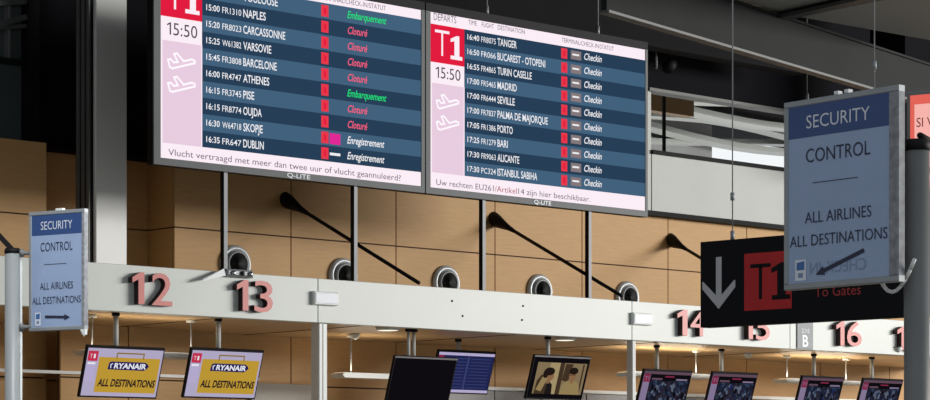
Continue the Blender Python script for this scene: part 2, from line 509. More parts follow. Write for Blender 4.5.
# ---------------------------------------------------------------- departure boards
YB = 18.75
def plane_icon(b, x, z, wd, h, y, m):
    pts = [(0,.52),(.10,.57),(.21,.41),(.36,.46),(.22,.91),(.33,.97),(.57,.56),(.87,.74),(.98,.68),(.98,.54),(.16,.04),(.07,.09)]
    b.stroke([(x+p*wd, z+q*h) for p, q in pts], .02, y, m, True)
def board(name, label, xa, xb, px_s0, px_s1, rows, hdr, ticker, cols, polepx, first_blue, hangers):
    W = xb-xa; H = 2.05; z0 = 4.63
    t = thing(name, label, 'departure board', (xa, YB, z0), 0, 'hanging departure boards')
    LX = lambda px: at(px, 100, YB).x-xa
    sx0, sx1 = LX(px_s0), LX(px_s1); sz0, sz1 = .07, 1.96
    b = MB(); e = .0
    b.box((0, .02, 0), (W, .11, H), 'black_paint')
    for (x0, q0, x1, q1) in ((.004, 0, W-.004, sz0-.003), (.004, sz1+.003, W-.004, H), (.004, sz0-.003, sx0-.003, sz1+.003), (sx1+.003, sz0-.003, W-.004, sz1+.003)):
        b.box((x0, 0, q0), (x1, .02, q1), 'board_frame' if q1 < H-.01 else 'bezel')
    fr = b.build('frame', t)
    b = MB(); qx = LX(cols['logo'][0]); b.text('Q-LITE', qx, .012, .045, -.003, 'sign_white', LX(cols['logo'][1])-qx, .01); b.build('maker_lettering', fr)
    b = MB(); b.rect(sx0, sz0, sx1, sz1, .012, 'led_navy'); scr = b.build('screen', t)
    bx = LX(cols['badge_end'])          # right edge of the left column
    zt, zh, zb, zc = cols['zs']
    y1, y2 = .008, .004
    # header
    b = MB(); b.rect(sx0, zh, sx1, sz1, y1, 'led_white')
    for st, p0, p1, dz, hh in hdr:
        b.text(st, LX(p0), zh+dz, hh, y2, 'led_ink_dark', LX(p1)-LX(p0), -.005)
    b.build('header_strip', scr)
    # red terminal badge
    b = MB(); b.rect(sx0, zb, bx, zh, y1, 'led_red'); wb = bx-sx0
    b.rect(sx0+.13*wb, zh-.085, sx0+.55*wb, zh-.055, y2, 'led_white'); b.rect(sx0+.315*wb, zb+.08, sx0+.365*wb, zh-.06, y2, 'led_white')
    cx = sx0+.76*wb
    b.poly([(cx-.085, zb+.06), (cx+.085, zb+.06), (cx+.085, zb+.10), (cx+.042, zb+.10), (cx+.042, zh-.09), (cx, zh-.09), (cx-.085, zh-.13), (cx-.085, zh-.165), (cx-.03, zh-.15), (cx-.03, zb+.10), (cx-.085, zb+.10)], y2, 'led_white')
    b.build('terminal_badge', scr)
    b = MB(); b.rect(sx0, zc, bx, zb, y1, 'led_white'); b.text('5:50', sx0+.30*wb, zc+.06, .12, y2, 'led_ink_dark', .58*wb, .0)
    u, v = sx0+.15*wb, zc+.06
    b.poly([(u+.03, v), (u+.047, v), (u+.047, v+.12), (u+.034, v+.12), (u, v+.10), (u, v+.085), (u+.03, v+.10)], y2, 'led_ink_dark'); b.build('clock_panel', scr)
    b = MB(); b.rect(sx0, zt, bx, zc, y1, 'led_pink'); b.rect(sx0, zt, sx0+.02, zc, y2, 'led_white')
    b.rect(bx-.012, zt, bx, zc, y2, 'led_white'); b.build('icon_column', scr)
    for k in range(2):
        b = MB(); plane_icon(b, sx0+.17*wb, zc-.275-k*.23, .66*wb, .165, y2-.001, 'led_line'); b.build('plane_icon', scr)
    # flight rows
    n = len(rows); ph = (zh-zt)/n
    for k, (tm, fl, ds, px_e, st, sc, extra) in enumerate(rows):
        b = MB(); q1 = zh-k*ph; q0 = q1-ph
        b.rect(bx+.005, q0, sx1, q1, y1, 'led_blue' if (k+first_blue) % 2 else 'led_navy')
        zb_ = q0+.045; hh = .078
        cA, cB, cC = cols['time'], cols['flight'], cols['dest']
        if tm:
            b.text(tm, LX(cA[0]), zb_+.010, .058, y2, 'led_text', LX(cA[1])-LX(cA[0]), .012)
            b.text(fl, LX(cB[0]), zb_+.006, .060, y2, 'led_text', LX(cB[1])-LX(cB[0]), .002)
        b.text(ds, LX(cC), zb_, hh, y2, 'led_text', LX(px_e)-LX(cC), .012)
        gx = LX(cols['gate'])
        b.rect(gx, q0+.022, gx+.095, q1-.022, y2, 'led_badge')
        b.text('1', gx+.034, q0+.05, .06, y2-.001, 'led_red', .028, .01)
        if extra == 'chip':
            c0, c1 = LX(571), LX(581.5)
            b.rect(c0, q0+.03, c1, q1-.03, y2, 'led_grey'); b.rect(c0+.025, q0+.075, c1-.035, q1-.065, y2-.001, 'led_text')
        elif extra == 'wizz':
            b.rect(gx+.112, q0+.02, gx+.252, q1-.03, y2, 'led_magenta')
        elif extra == 'line':
            b.rect(gx+.112, q0+.068, gx+.252, q1-.068, y2, 'led_text')
        b.text(st, LX(cols['stat'][0]), zb_+.004, .074, y2, sc, LX(cols['stat'][1][st])-LX(cols['stat'][0]), .012, shear=.22)
        b.build('flight_row', scr)
    b = MB(); b.rect(sx0, sz0, sx1, zt, y1, 'led_white')
    for st, p0, p1, m in ticker:
        b.text(st, LX(p0), sz0+.032, .062, y2, m, LX(p1)-LX(p0), .0)
    b.build('ticker_strip', scr)
    for p in polepx:
        x = at(p, 230, YB+.06).x-xa
        b = MB(); b.box((x-.022, .04, ZF0+.125-z0), (x+.022, .10, .01), 'black_paint')
        b.box((x-.022, .037, ZF0+.125-z0), (x+.022, .04, .0), 'pole_lit_face')  # front plate puts the pole's lit face into its colour
        b.box((x-.06, .01, ZF0+.121-z0), (x+.06, .13, ZF0+.135-z0), 'alu'); b.build('support_pole', t)
    for p in hangers:
        x = at(p, 10, YB+.065).x-xa
        b = MB(); b.cyl((x, .065, H-.01), (x, .065, 9-z0), .008, 'alu', 8); b.cyl((x, .065, H-.01), (x, .065, H+.10), .02, 'alu', 8)
        b.build('hanger_rod', t)
    return t
xb0, xb1, xb2 = at(153.6, 163, YB).x, at(425.5, 190, YB).x, at(648, 216, YB).x
E, C_, G = 'led_green', 'led_rose', 'led_text'
rowsL = [('14:55', 'FR4742', 'TOULOUSE', 278, 'Embarquement', E, ''), ('15:00', 'FR1310', 'NAPLES', 266, 'Cloturé', C_, ''),
  ('15:20', 'FR8023', 'CARCASSONNE', 285.5, 'Cloturé', C_, ''), ('15:25', 'W61382', 'VARSOVIE', 271.5, 'Cloturé', C_, ''),
  ('15:45', 'FR3808', 'BARCELONE', 277, 'Cloturé', C_, ''), ('16:00', 'FR4747', 'ATHENES', 269.5, 'Embarquement', E, ''),
  ('16:15', 'FR3745', 'PISE', 254.5, 'Cloturé', C_, ''), ('16:15', 'FR8774', 'OUJDA', 262, 'Cloturé', C_, ''),
  ('16:30', 'W64718', 'SKOPJE', 263, 'Enregistrement', G, 'wizz'), ('16:35', 'FR647', 'DUBLIN', 264, 'Enregistrement', G, 'line')]
board('departure_board', 'large lit departure board on the left, listing Naples, Carcassonne and Dublin', xb0, xb1-.004, 161, 421.3, rowsL,
  [('DÉPARTS', 164, 186, .045, .06), ('TIME  FLIGHT  DESTINATION', 206, 272, .035, .05), ('TERMINAL/CHECK-IN/STATUT', 322, 386, .03, .05)],
  [('Vlucht vertraagd met meer dan twee uur of vlucht geannuleerd?', 168.5, 401, 'led_ink')],
  dict(zs=(.22, 1.857, 1.46, 1.225), logo=(287, 310), badge_end=202.5, time=(206.5, 220), flight=(222.5, 241.5), dest=243.5, gate=321.5,
       stat=(347.5, {'Embarquement': 386, 'Cloturé': 367, 'Enregistrement': 384})), (224.5, 354.5), 1, (230, 370))
rowsR = [('16:40', 'FR8075', 'TANGER', 517, 'Checkin', G, 'chip'), ('16:50', 'FR066', 'BUCAREST - OTOPENI', 545.5, 'Checkin', G, 'chip'),
  ('16:55', 'FR4865', 'TURIN CASELLE', 532, 'Checkin', G, 'chip'), ('17:00', 'FR5465', 'MADRID', 517, 'Checkin', G, 'chip'),
  ('17:00', 'FR6444', 'SEVILLE', 515, 'Checkin', G, 'chip'), ('17:00', 'FR7837', 'PALMA DE MAJORQUE', 548, 'Checkin', G, 'chip'),
  ('17:05', 'FR1386', 'PORTO', 513, 'Checkin', G, 'chip'), ('17:25', 'FR1279', 'BARI', 508, 'Checkin', G, 'chip'),
  ('17:30', 'FR9063', 'ALICANTE', 519.5, 'Checkin', G, 'chip'), ('17:30', 'PC324', 'ISTANBUL SABIHA', 537.5, 'Checkin', G, 'chip')]
board('departure_board', 'large lit departure board on the right, listing Tanger, Madrid and Istanbul', xb1+.004, xb2, 430.8, 645.4, rowsR,
  [('DÉPARTS', 434, 456.5, .045, .075), ('TIME', 468.5, 477, .06, .05), ('FLIGHT', 482, 494, .06, .05), ('DESTINATION', 498, 525, .06, .05), ('TERMINAL/CHECK-IN/STATUT', 562, 614, .045, .05)],
  [('Uw rechten EU261', 436.5, 494, 'led_ink'), ('/Artikel', 495, 517, 'led_ink_red'), ('14 zijn hier beschikbaar.', 518.5, 590.5, 'led_ink')],
  dict(zs=(.235, 1.835, 1.425, 1.20), logo=(534, 551), badge_end=464.8, time=(467.7, 479.5), flight=(481.5, 496), dest=497.7, gate=561.5,
       stat=(584, {'Checkin': 601.5})), (482.8, 588.8), 0, (487, 598))

# ---------------------------------------------------------------- round air nozzles in the timber wall
t0 = None
NZ = [(235.5, 258.5, 'round silver air nozzle behind the fascia above number 13'), (343.5, 270.5, 'round silver air nozzle half hidden behind the second board pole'),
      (446.5, 277.5, 'round silver air nozzle between second and third board poles'), (540, 285.5, 'round silver air nozzle left of the fourth board pole'),
      (627.5, 292, 'round silver air nozzle crossed by the lower end of a black stay rod')]
for px, py, lab in NZ:
    p = at(px+1.5, py+5.5, YW-.05)
    if t0 is None:
        t0 = thing('air_nozzle', lab, 'air nozzle', (p.x, YW, p.z), 0, 'air nozzles along the timber wall')
        b = MB(); b.lathe([(.150, 0), (.212, .001), (.216, .02), (.205, .035), (.192, .05), (.178, .055), (.158, .045), (.146, .02)], (0, -.001, 0), (0, -1, 0), 'ring_alu', 36); b.build('ring', t0)
        ax = Vector((.02, -1, -.02)).normalized()
        b = MB(); b.lathe([(.146, .0), (.150, .03), (.146, .06), (.134, .075), (.126, .07), (.12, .03), (.05, .02), (.0, .02)], (0, -.01, 0), ax, 'alu', 30)
        ball = b.build('eyeball', t0)
        b = MB(); b.lathe([(.124, .062), (.06, .060), (0, .060)], (0, -.012, 0), ax, 'black', 30); b.build('mouth', ball)
        o = t0
    else:
        o = copy_tree(t0); o.location = (p.x, YW, p.z); o['label'] = lab

# ---------------------------------------------------------------- black stay rods from wall to canopy
for (ax_, ay_, ex, ey, lab) in ((283, 198, 419, 283, 'black stay rod with funnel head, leftmost, below the left departure board'),
                               (491, 217, 622, 296, 'black stay rod with funnel head below the right departure board'),
                               (668, 238, 770, 300, 'black stay rod with funnel head running behind the dark hanging sign')):
    p = at(ax_+3, ay_+2, YW); q = at(ex, ey, YF+.16)
    t = thing('stay_rod', lab, 'stay rod', (p.x, YW, p.z), 0, 'black stay rods')
    d = q-p
    b = MB(); b.cyl(d.normalized()*.25, d, .021, 'black_paint', 12); b.build('rod', t)
    n = d.normalized()
    b = MB()
    V = []; N = 20
    rings = [(0, .092), (.06, .088), (.28, .04), (.45, .022)]
    for h, r in rings:
        for k in range(N):
            a = 2*PI*k/N
            c = n*h
            y = c.y-.002
            V.append((c.x+r*math.cos(a), y, c.z+r*math.sin(a)))
    F = [(j*N+k, (j+1)*N+k, (j+1)*N+(k+1) % N, j*N+(k+1) % N) for j in range(3) for k in range(N)]
    F += [tuple(range(N)), tuple(range(4*N-1, 3*N-1, -1))]
    b.add(V, F, 'black_paint', True); b.build('funnel_head', t)

# ---------------------------------------------------------------- desk numbers on the fascia
def number(txt, boxes, lab):
    """boxes: for each digit (px left, px right, py top, py bottom) of its front face"""
    p = at(boxes[0][0], boxes[0][3], YF-.07)
    t = thing('desk_number', lab, 'number', (p.x, YF, p.z), 0, 'red desk numbers on the fascia')
    for ch, (l, r, tp, bt) in zip(txt, boxes):
        a = at(l, bt, YF-.07); c = at(r, bt, YF-.07); d = at((l+r)/2, tp, YF-.07); e = at((l+r)/2, bt, YF-.07)
        b = MB(); x0, w_, z0 = a.x-p.x, c.x-a.x, e.z-p.z
        if ch == '1':
            pts = [(.50, 0), (1, 0), (1, 1), (.66, 1), (0, .83), (0, .66), (.50, .77)]
            P_ = [(x0+u*w_, z0+v*.305) for u, v in pts]
            b.prism(P_, -.078, -.003, 'digit_side'); b.poly(P_, -.0785, 'digit_red')
        else:
            b.text(ch, x0, z0, .305, -.04, 'digit_red', w_, .004, ext=.038, side='digit_side')
        b.build('digit', t)
    return t
number('12', [(132, 144, 270.5, 304), (151.5, 172, 271.5, 305.5)], 'red raised number 12 on the white fascia')
number('13', [(236.5, 248, 278.5, 310.5), (254, 272.5, 279.5, 312)], 'red raised number 13 on the white fascia')
number('14', [(677, 687, 309, 335.5), (690, 705, 310, 336)], 'red raised number 14 on the fascia beside the dark hanging sign')
number('15', [(744, 752.5, 313, 339), (755.5, 769.5, 314, 340)], 'red raised number 15 mostly hidden by the dark hanging sign')
number('16', [(836, 844, 320, 345.5), (846.5, 861.5, 321, 346)], 'red raised number 16 on the bright end of the fascia')
number('17', [(897, 905, 325, 350), (907, 921, 326, 351)], 'red raised number cut off by the grey post, a 1 showing')

# grey row letter plate
x0, x1 = at(797, 335, YF-.01).x, at(813, 335, YF-.01).x
za, zb2 = at(805, 349, YF-.01).z, at(805, 322, YF-.01).z
t = thing('row_sign', 'small grey plate with white letter B on the fascia', 'sign', (x0, YF, za), 0)
b = MB(); b.bbox((0, -.015, 0), (x1-x0, -.001, zb2-za), 'b_grey', .003); pl = b.build('plate', t)
b = MB(); b.text('B', (x1-x0)*.5, .03, .14, -.0175, 'sign_white', .11, .02, 'C'); b.build('letter', t)
b = MB(); b.text('ZONE', (x1-x0)*.5, .20, .05, -.0175, 'sign_white', .15, .0, 'C'); b.build('small_lettering', t)

# white boxes on the fascia
for px, py, lab in ((325.5, 298.5, 'white rectangular box on the fascia above the wide white post'), (642, 319, 'white rectangular box on the fascia left of number 14')):
    p = at(px, py, YF-.03); hw = .16
    t = thing('junction_box', lab, 'box', (p.x, YF, p.z), 0, 'white boxes on the fascia')
    b = MB(); b.bbox((-hw, -.05, -.068), (hw, -.001, .068), 'white_paint', .008); b.build('housing', t)
    b = MB(); b.bbox((-hw+.015, -.056, -.053), (hw-.015, -.0495, .053), 'sign_white', .004); b.build('cover', t)
# bolts
for px, py in ((452, 301), (523, 306), (522, 320), (462.5, 316)):
    p = at(px, py, YF)
    b = MB(); b.lathe([(.012, 0), (.011, .006), (.0, .009)], (0, 0, 0), (0, -1, 0), 'girder', 12)
    o = b.build('bolt', None, (p.x, YF, p.z)); tag(o, 'tiny dark bolt head in the white fascia', 'bolt', 'bolt heads in the fascia')

# silver clamp fitting above number 13
p = at(236, 272.5, YF)
PYO = 2.5
t = thing('clamp_fitting', 'shiny silver fitting with a tapered arm on the fascia edge above number 13', 'fitting', (p.x, YF, p.z), 0)
def L(px, py, y=0): 
    q = at(px, py-PYO, YF+y); return Vector((q.x-p.x, y, q.z-p.z))
b = MB()
V = [L(201, 284, -.10), L(203, 281, -.10), L(224, 271, -.05), L(226, 278, -.05), L(201, 284, -.085), L(203, 281, -.085), L(224, 271, -.01), L(226, 278, -.01)]
b.add(V, [(0, 3, 2, 1), (4, 5, 6, 7), (0, 1, 5, 4), (1, 2, 6, 5), (2, 3, 7, 6), (3, 0, 4, 7)], 'alu'); b.build('arm', t)
b = MB(); a, c = L(223, 279), L(250, 270.5); b.bbox((a.x, -.07, a.z), (c.x, -.001, a.z+.075), 'alu', .02); body = b.build('clamp_body', t)
for px in (229, 238, 246):
    b = MB(); q = L(px, 276.5); b.lathe([(.022, 0), (.022, .02), (.012, .03), (0, .03)], (q.x, -.069, a.z+.035), (0, -1, 0), 'steel' if px != 238 else 'black', 14); b.build('screw', body)

# ---------------------------------------------------------------- white posts under the fascia
for px0, px1, py, lab, dep in ((315, 327.5, 345, 'wide white square post under the fascia left of the black screen', .13), (628.5, 636, 360, 'slim white post under the fascia left of the crowd screens', .09)):
    Y = YF+.03
    x0, x1 = at(px0+4, py, Y).x, at(px1, py, Y).x
    t = thing('support_post', lab, 'post', (x0, Y, 0), 0, 'white posts under the fascia')
    b = MB(); b.bbox((0, 0, .012), (x1-x0, dep, ZF0-.001), 'white_paint', .008)
    b.box(((x1-x0)*.42, -.003, .02), ((x1-x0)*.5, .001, ZF0-.01), 'grey_sheet'); b.build('shaft', t)
    b = MB(); b.box((-.05, -.05, 0), (x1-x0+.05, dep+.05, .012), 'steel'); b.build('base_plate', t)

# ---------------------------------------------------------------- monitors
MW, MH = .90, .52; TILT = math.radians(18)
def monitor(name, label, pxc, py_top, Y, polepx, group, content, grey=False, w=MW, two=False):
    p = at(pxc, py_top, Y)
    t = thing(name, label, 'screen', (p.x, Y, p.z), 0, group)
    ct, st = math.cos(TILT), math.sin(TILT)
    root_h = ZF0+.02-p.z
    body = MB(); body.bbox((-w/2, 0, -MH), (w/2, .03, 0), 'bezel', .006); body.box((-w*.3, .03, -MH*.8), (w*.3, .065, -.1), 'black_plastic')
    for (x0, z0, x1, z1) in ((-w/2+.004, -.022, w/2-.004, -.004),):
        if grey: body.box((x0, -.004, z0), (x1, .0, z1), 'bezel_grey')  # pale strip paints the highlight along the top bezel
    h = body.build('housing', t); h.rotation_euler = (-TILT*-1, 0, 0)
    px_ = at(polepx, py_top, Y+.05).x-p.x
    for k in ((-.045, .03) if two else (0,)):
        b = MB(); b.cyl((px_+k, .07, -.06), (px_+k, .07, root_h-.001), .026 if not two else .018, 'white_panel', 14)
        b.cyl((px_+k, .07, root_h-.03), (px_+k, .07, root_h), .04, 'black_paint', 14); b.build('pole', t)
    scr = MB(); e = .018
    scr.rect(-w/2+e, -MH+e, w/2-e, -e-.006, -.002, 'scr_black'); sc = scr.build('screen', t); sc.rotation_euler = h.rotation_euler
    content(sc, w-2*e, MH-2*e-.006, -w/2+e, -MH+e)
    return t
def c_ads(sc, W, H, x0, z0):
    X = lambda f: x0+f*W
    Z = lambda f: z0+f*H
    b = MB(); b.rect(X(0), Z(0), X(1), Z(1), -.003, 'scr_lilac')
    b.rect(X(.01), Z(.3), X(.13), Z(.72), -.0035, 'scr_lav'); b.rect(X(.02), Z(.66), X(.12), Z(.70), -.0038, 'scr_white'); b.build('wallpaper', sc)
    b = MB(); b.rect(X(.01), Z(.73), X(.14), Z(.94), -.0038, 'scr_red'); b.text('T', X(.035), Z(.79), .04, -.0042, 'scr_white', .03, -.01); b.text('1', X(.085), Z(.79), .04, -.0042, 'scr_white', .02, .03); b.build('terminal_badge', sc)
    b = MB(); b.rect(X(.16), Z(.08), X(.975), Z(.82), -.004, 'scr_yellow')
    b.stroke([(X(.39), Z(.81)), (X(.39), Z(.91)), (X(.745), Z(.91)), (X(.745), Z(.81))], .014, -.0044, 'scr_olive')
    b.text('ALL DESTINATIONS', X(.19), Z(.21), .07, -.0045, 'scr_ink', .765*W, .035, shear=.12); b.build('suitcase_banner', sc)
    b = MB(); cz = Z(.645); hh = .042
    b.poly([(X(.29), cz-hh*.9), (X(.30), cz+hh*.7), (X(.33), cz+hh), (X(.78), cz+hh), (X(.82), cz+hh*.5), (X(.835), cz), (X(.80), cz-hh*.8), (X(.77), cz-hh)], -.0048, 'scr_navy')
    b.text('RYANAIR', X(.37), cz-.025, .051, -.0052, 'scr_white', .43*W, .035, shear=.1)
    b.stroke([(X(.33), cz-.02), (X(.325), cz+.01), (X(.345), cz+.02)], .010, -.0052, 'scr_white'); b.build('airline_logo', sc)
def c_black(sc, W, H, x0, z0): pass
def c_list(sc, W, H, x0, z0):
    b = MB(); b.rect(x0, z0, x0+W, z0+H, -.003, 'scr_dkblue'); b.build('list_panel', sc)
    b = MB(); b.rect(x0, z0+H*.93, x0+W, z0+H, -.0036, 'scr_lav'); b.build('top_strip', sc)
    b = MB(); b.rect(x0, z0, x0+W, z0+H*.07, -.0036, 'scr_lav'); b.build('bottom_strip', sc)
    b = MB(); b.rect(x0, z0+H*.82, x0+W*.10, z0+H*.93, -.0037, 'scr_maroon'); b.build('terminal_badge', sc)
    b = MB()
    for k in range(10):
        z = z0+H*(.12+.08*k)
        b.rect(x0+W*.16, z, x0+W*.5, z+.012, -.0037, 'scr_midblue'); b.rect(x0+W*.58, z, x0+W*.95, z+.010, -.0037, 'scr_midblue')
    b.rect(x0+W*.52, z0+H*.08, x0+W*.56, z0+H*.9, -.0037, 'scr_midblue'); b.build('list_lines', sc)
def c_people(sc, W, H, x0, z0):
    X = lambda f: x0+f*W
    Z = lambda f: z0+f*H
    b = MB(); b.rect(X(.07), Z(.10), X(.97), Z(.88), -.003, 'scr_tan'); b.rect(X(.30), Z(.1), X(.48), Z(.88), -.0034, 'scr_cream')
    b.rect(X(.48), Z(.1), X(.56), Z(.88), -.0034, 'scr_brown'); b.poly([(X(.56), Z(.45)), (X(.68), Z(.4)), (X(.72), Z(.86)), (X(.58), Z(.86))], -.0034, 'scr_brown')
    b.rect(X(.9), Z(.1), X(.93), Z(.86), -.0034, 'scr_brown'); b.build('photo_backdrop', sc)
    def blob(b, cx, cz, rx, rz, y, m, n=18):
        b.poly([(X(cx+rx*math.cos(2*PI*k/n)), Z(cz+rz*math.sin(2*PI*k/n))) for k in range(n)], y, m)
    b = MB()
    b.poly([(X(.10), Z(.10)), (X(.36), Z(.10)), (X(.36), Z(.40)), (X(.27), Z(.52)), (X(.18), Z(.58)), (X(.11), Z(.42))], -.0038, 'scr_brown')
    b.poly([(X(.29), Z(.10)), (X(.42), Z(.10)), (X(.40), Z(.34)), (X(.31), Z(.44))], -.0040, 'scr_suit')
    blob(b, .345, .545, .06, .11, -.0042, 'scr_skin'); b.poly([(X(.28), Z(.36)), (X(.34), Z(.36)), (X(.36), Z(.48)), (X(.28), Z(.52))], -.0041, 'scr_skin'); blob(b, .31, .66, .095, .10, -.0044, 'scr_hair'); blob(b, .25, .60, .05, .11, -.0044, 'scr_hair'); b.poly([(X(.12), Z(.2)), (X(.22), Z(.16)), (X(.30), Z(.50)), (X(.20), Z(.52))], -.0043, 'scr_shirt')
    b.build('pictured_figure', sc)
    b = MB()
    b.poly([(X(.56), Z(.10)), (X(.93), Z(.10)), (X(.90), Z(.34)), (X(.82), Z(.44)), (X(.66), Z(.44)), (X(.59), Z(.34))], -.0038, 'scr_shirt')
    b.poly([(X(.70), Z(.44)), (X(.79), Z(.44)), (X(.745), Z(.36))], -.004, 'scr_skin')
    blob(b, .745, .56, .062, .13, -.0042, 'scr_skin'); blob(b, .75, .69, .082, .09, -.0044, 'scr_hair')
    b.rect(X(.70), Z(.575), X(.735), Z(.59), -.0046, 'scr_hair'); b.rect(X(.76), Z(.575), X(.795), Z(.59), -.0046, 'scr_hair')
    b.build('pictured_figure', sc)
def c_crowd(seed):
    def f(sc, W, H, x0, z0):
        R = random.Random(seed)
        b = MB(); b.rect(x0, z0+H*.93, x0+W, z0+H, -.003, 'scr_header'); b.build('top_strip', sc)
        b = MB(); b.rect(x0, z0, x0+W*.14, z0+H*.92, -.003, 'scr_purple'); b.rect(x0+.005, z0+H*.72, x0+W*.135, z0+H*.92, -.0034, 'scr_maroon')
        b.text('T1', x0+.025, z0+H*.78, .04, -.0038, 'scr_purple', .07, .01); b.build('side_strip', sc)
        b = MB(); b.rect(x0+W*.16, z0+H*.02, x0+W*.98, z0+H*.76, -.003, 'scr_crowd')
        for k in range(16):
            cx, cz = x0+W*R.uniform(.22, .92), z0+H*R.uniform(.1, .66); r = R.uniform(.012, .03)
            b.poly([(cx+r*math.cos(2*PI*i/10), cz+1.5*r*math.sin(2*PI*i/10)) for i in range(10)], -.0034-k*2e-5, R.choice(['scr_midnight', 'scr_dkblue', 'scr_slate', 'scr_black', 'scr_midnight', 'scr_black']))
        b.build('crowd_picture', sc)
        b = MB(); b.rect(x0+W*.18, z0+H*.78, x0+W*.40, z0+H*.83, -.0034, 'scr_header'); b.rect(x0+W*.45, z0+H*.855, x0+W*.65, z0+H*.89, -.0034, 'scr_maroon'); b.rect(x0+W*.7, z0+H*.78, x0+W*.94, z0+H*.82, -.0034, 'scr_purple'); b.build('caption_line', sc)
    return f
YM = YF+.34
monitor('hanging_monitor', 'yellow airline screen below number 12, nearer the left sign', 127, 346.8, YM, 117, 'screens hung under the fascia', c_ads)
monitor('hanging_monitor', 'yellow airline screen below number 13, left of the wide white post', 228.5, 349.2, YM, 219.5, 'screens hung under the fascia', c_ads)
monitor('hanging_monitor', 'blank black screen on twin rods overlapping the navy list screen', 427, 357, YM, 413, 'screens hung under the fascia', c_black, True, two=True)
monitor('hanging_monitor', 'navy flight list screen partly behind the blank black screen', 468, 351, YM+1.05, 459.5, 'screens hung under the fascia', c_list)
monitor('hanging_monitor', 'dark screen showing two pictured people in brown tones', 563.5, 356, YM, 549, 'screens hung under the fascia', c_people, True)
monitor('hanging_monitor', 'purple crowd screen just right of the slim white post', 669, 370, YM+.4, 658, 'screens hung under the fascia', c_crowd(1), w=.86)
monitor('hanging_monitor', 'purple crowd screen below the arrow end of the dark hanging sign', 736, 372.5, YM+.4, 722.5, 'screens hung under the fascia', c_crowd(2), w=.86)
monitor('hanging_monitor', 'purple crowd screen below number 16 and the letter B plate', 824, 376.5, YM+.4, 815, 'screens hung under the fascia', c_crowd(3), w=.86)
monitor('hanging_monitor', 'purple crowd screen beside the grey post at the right edge', 884, 379, YM+.4, 873, 'screens hung under the fascia', c_crowd(4), w=.86)

# ---------------------------------------------------------------- light bars hung behind the monitors (uplights)
def lightbar(a, c, py, Y, lab, power, rods, m='white_paint'):
    p0, p1 = at(a, py, Y), at(c, py, Y); Lx = p1.x-p0.x
    t = thing('light_bar', lab, 'light bar', (p0.x, Y, p0.z), 0, 'pale light bars hung under the canopy')
    b = MB(); b.prism([(0, 0), (Lx*.04, -.035), (Lx*.96, -.035), (Lx, 0), (Lx*.96, .02), (Lx*.04, .02)], -.12, .12, m); b.build('bar', t)
    b = MB(); b.box((Lx*.06, -.09, .0205), (Lx*.94, .09, .024), 'lamp_glow'); b.build('diffuser', t)
    for r in rods:
        x = at(r, py, Y).x-p0.x
        b = MB(); b.cyl((x, 0, .02), (x, 0, ZF0+.019-p0.z), .008, 'alu', 8); b.cyl((x, 0, ZF0-.01-p0.z), (x, 0, ZF0+.0195-p0.z), .05, 'white_paint', 12); b.build('hanging_rod', t)
    l = area('bar_light', (p0.x+Lx/2, Y, p0.z+.05), (p0.x+Lx/2, Y, 9), Lx*.9, .15, power, (1, .86, .66))
lightbar(79, 199, 351.5, YF+.75, 'pale light bar behind the screen below number 12', 3, (92, 191))
lightbar(336, 392, 374.5, YF+1.6, 'pale light bar left of the blank black screen', 2.5, (351,))
lightbar(622, 708, 373, YF+1.2, 'pale light bar behind the crowd screen beside the slim post', 9, (696,))
lightbar(779, 859, 380, YF+1.2, 'pale light bar behind the crowd screen below number 16', 9, (787, 846))

# ceiling lamps under the canopy
for px, py, lab in ((388, 329.5, 'round white soffit lamp above the blank black screen'), (565, 339.5, 'round white soffit lamp right of the picture screen pole')):
    p = atz(px, py, ZF0+.0)
    t = thing('soffit_lamp', lab, 'lamp', (p.x, p.y, ZF0+.02), 0, 'round lamps in the canopy soffit')
    b = MB(); b.lathe([(.13, 0), (.13, -.02), (.11, -.03)], (0, 0, 0), (0, 0, 1), 'white_paint', 28); b.build('rim', t)
    b = MB(); b.lathe([(.109, -.031), (.06, -.035), (0, -.037)], (0, 0, 0), (0, 0, 1), 'lamp_glow', 28); b.build('diffuser', t)
for px, py, lab in ((355, 338, 'small white sensor on the soffit beside the wide white post'), (748, 357, 'small pale sensor on the soffit between the crowd screens'), (898, 351, 'small pale sensor on the soffit near the grey post')):
    p = atz(px, py, ZF0-.03)
    t = thing('ceiling_sensor', lab, 'sensor', (p.x, p.y, ZF0+.02), 0, 'small sensors on the soffit')
    b = MB(); b.lathe([(.055, 0), (.05, -.03), (.03, -.06), (0, -.07)], (0, 0, 0), (0, 0, 1), 'white_paint', 16); b.build('dome', t)
    b = MB(); b.lathe([(.065, 0), (.065, -.008)], (0, 0, 0), (0, 0, 1), 'grey_sheet', 16); b.build('base', t)

# ---------------------------------------------------------------- dark hanging sign with T1
P0 = atd(700, 327.5, 15.0); dS = vpdir(-2100)
S_ = lambda px, py: onplane(px, py, P0, dS)
zb_ = P0.z; zt_ = S_(700, 242)[1]; Ls = S_(926, 320)[0]; Hs = zt_-zb_
rz = math.atan2(dS.y, dS.x)
t = thing('hanging_sign', 'long black hanging sign with white arrow and red T1 tile', 'sign', (P0.x, P0.y, zb_), rz)
b = MB(); b.bbox((0, 0, 0), (Ls, .10, Hs), 'sign_black', .006); b.build('panel', t)
b = MB()
ax = S_(719, 290)[0]; sc_ = (S_(736, 290)[0]-S_(703, 290)[0])/2
zt1, zb1 = S_(719, 257)[1]-zb_, S_(719, 309)[1]-zb_
sw = .028
b.poly([(ax-sw*.8, zb1+.03), (ax+sw*.8, zb1+.03), (ax+sw*.8, zt1), (ax-sw*.8, zt1)], -.003, 'arrow_grey')
b.poly([(ax, zb1), (ax+sc_, zb1+.135), (ax+sc_, zb1+.18), (ax+sc_*.92, zb1+.18), (ax, zb1+.07)], -.0035, 'arrow_grey')
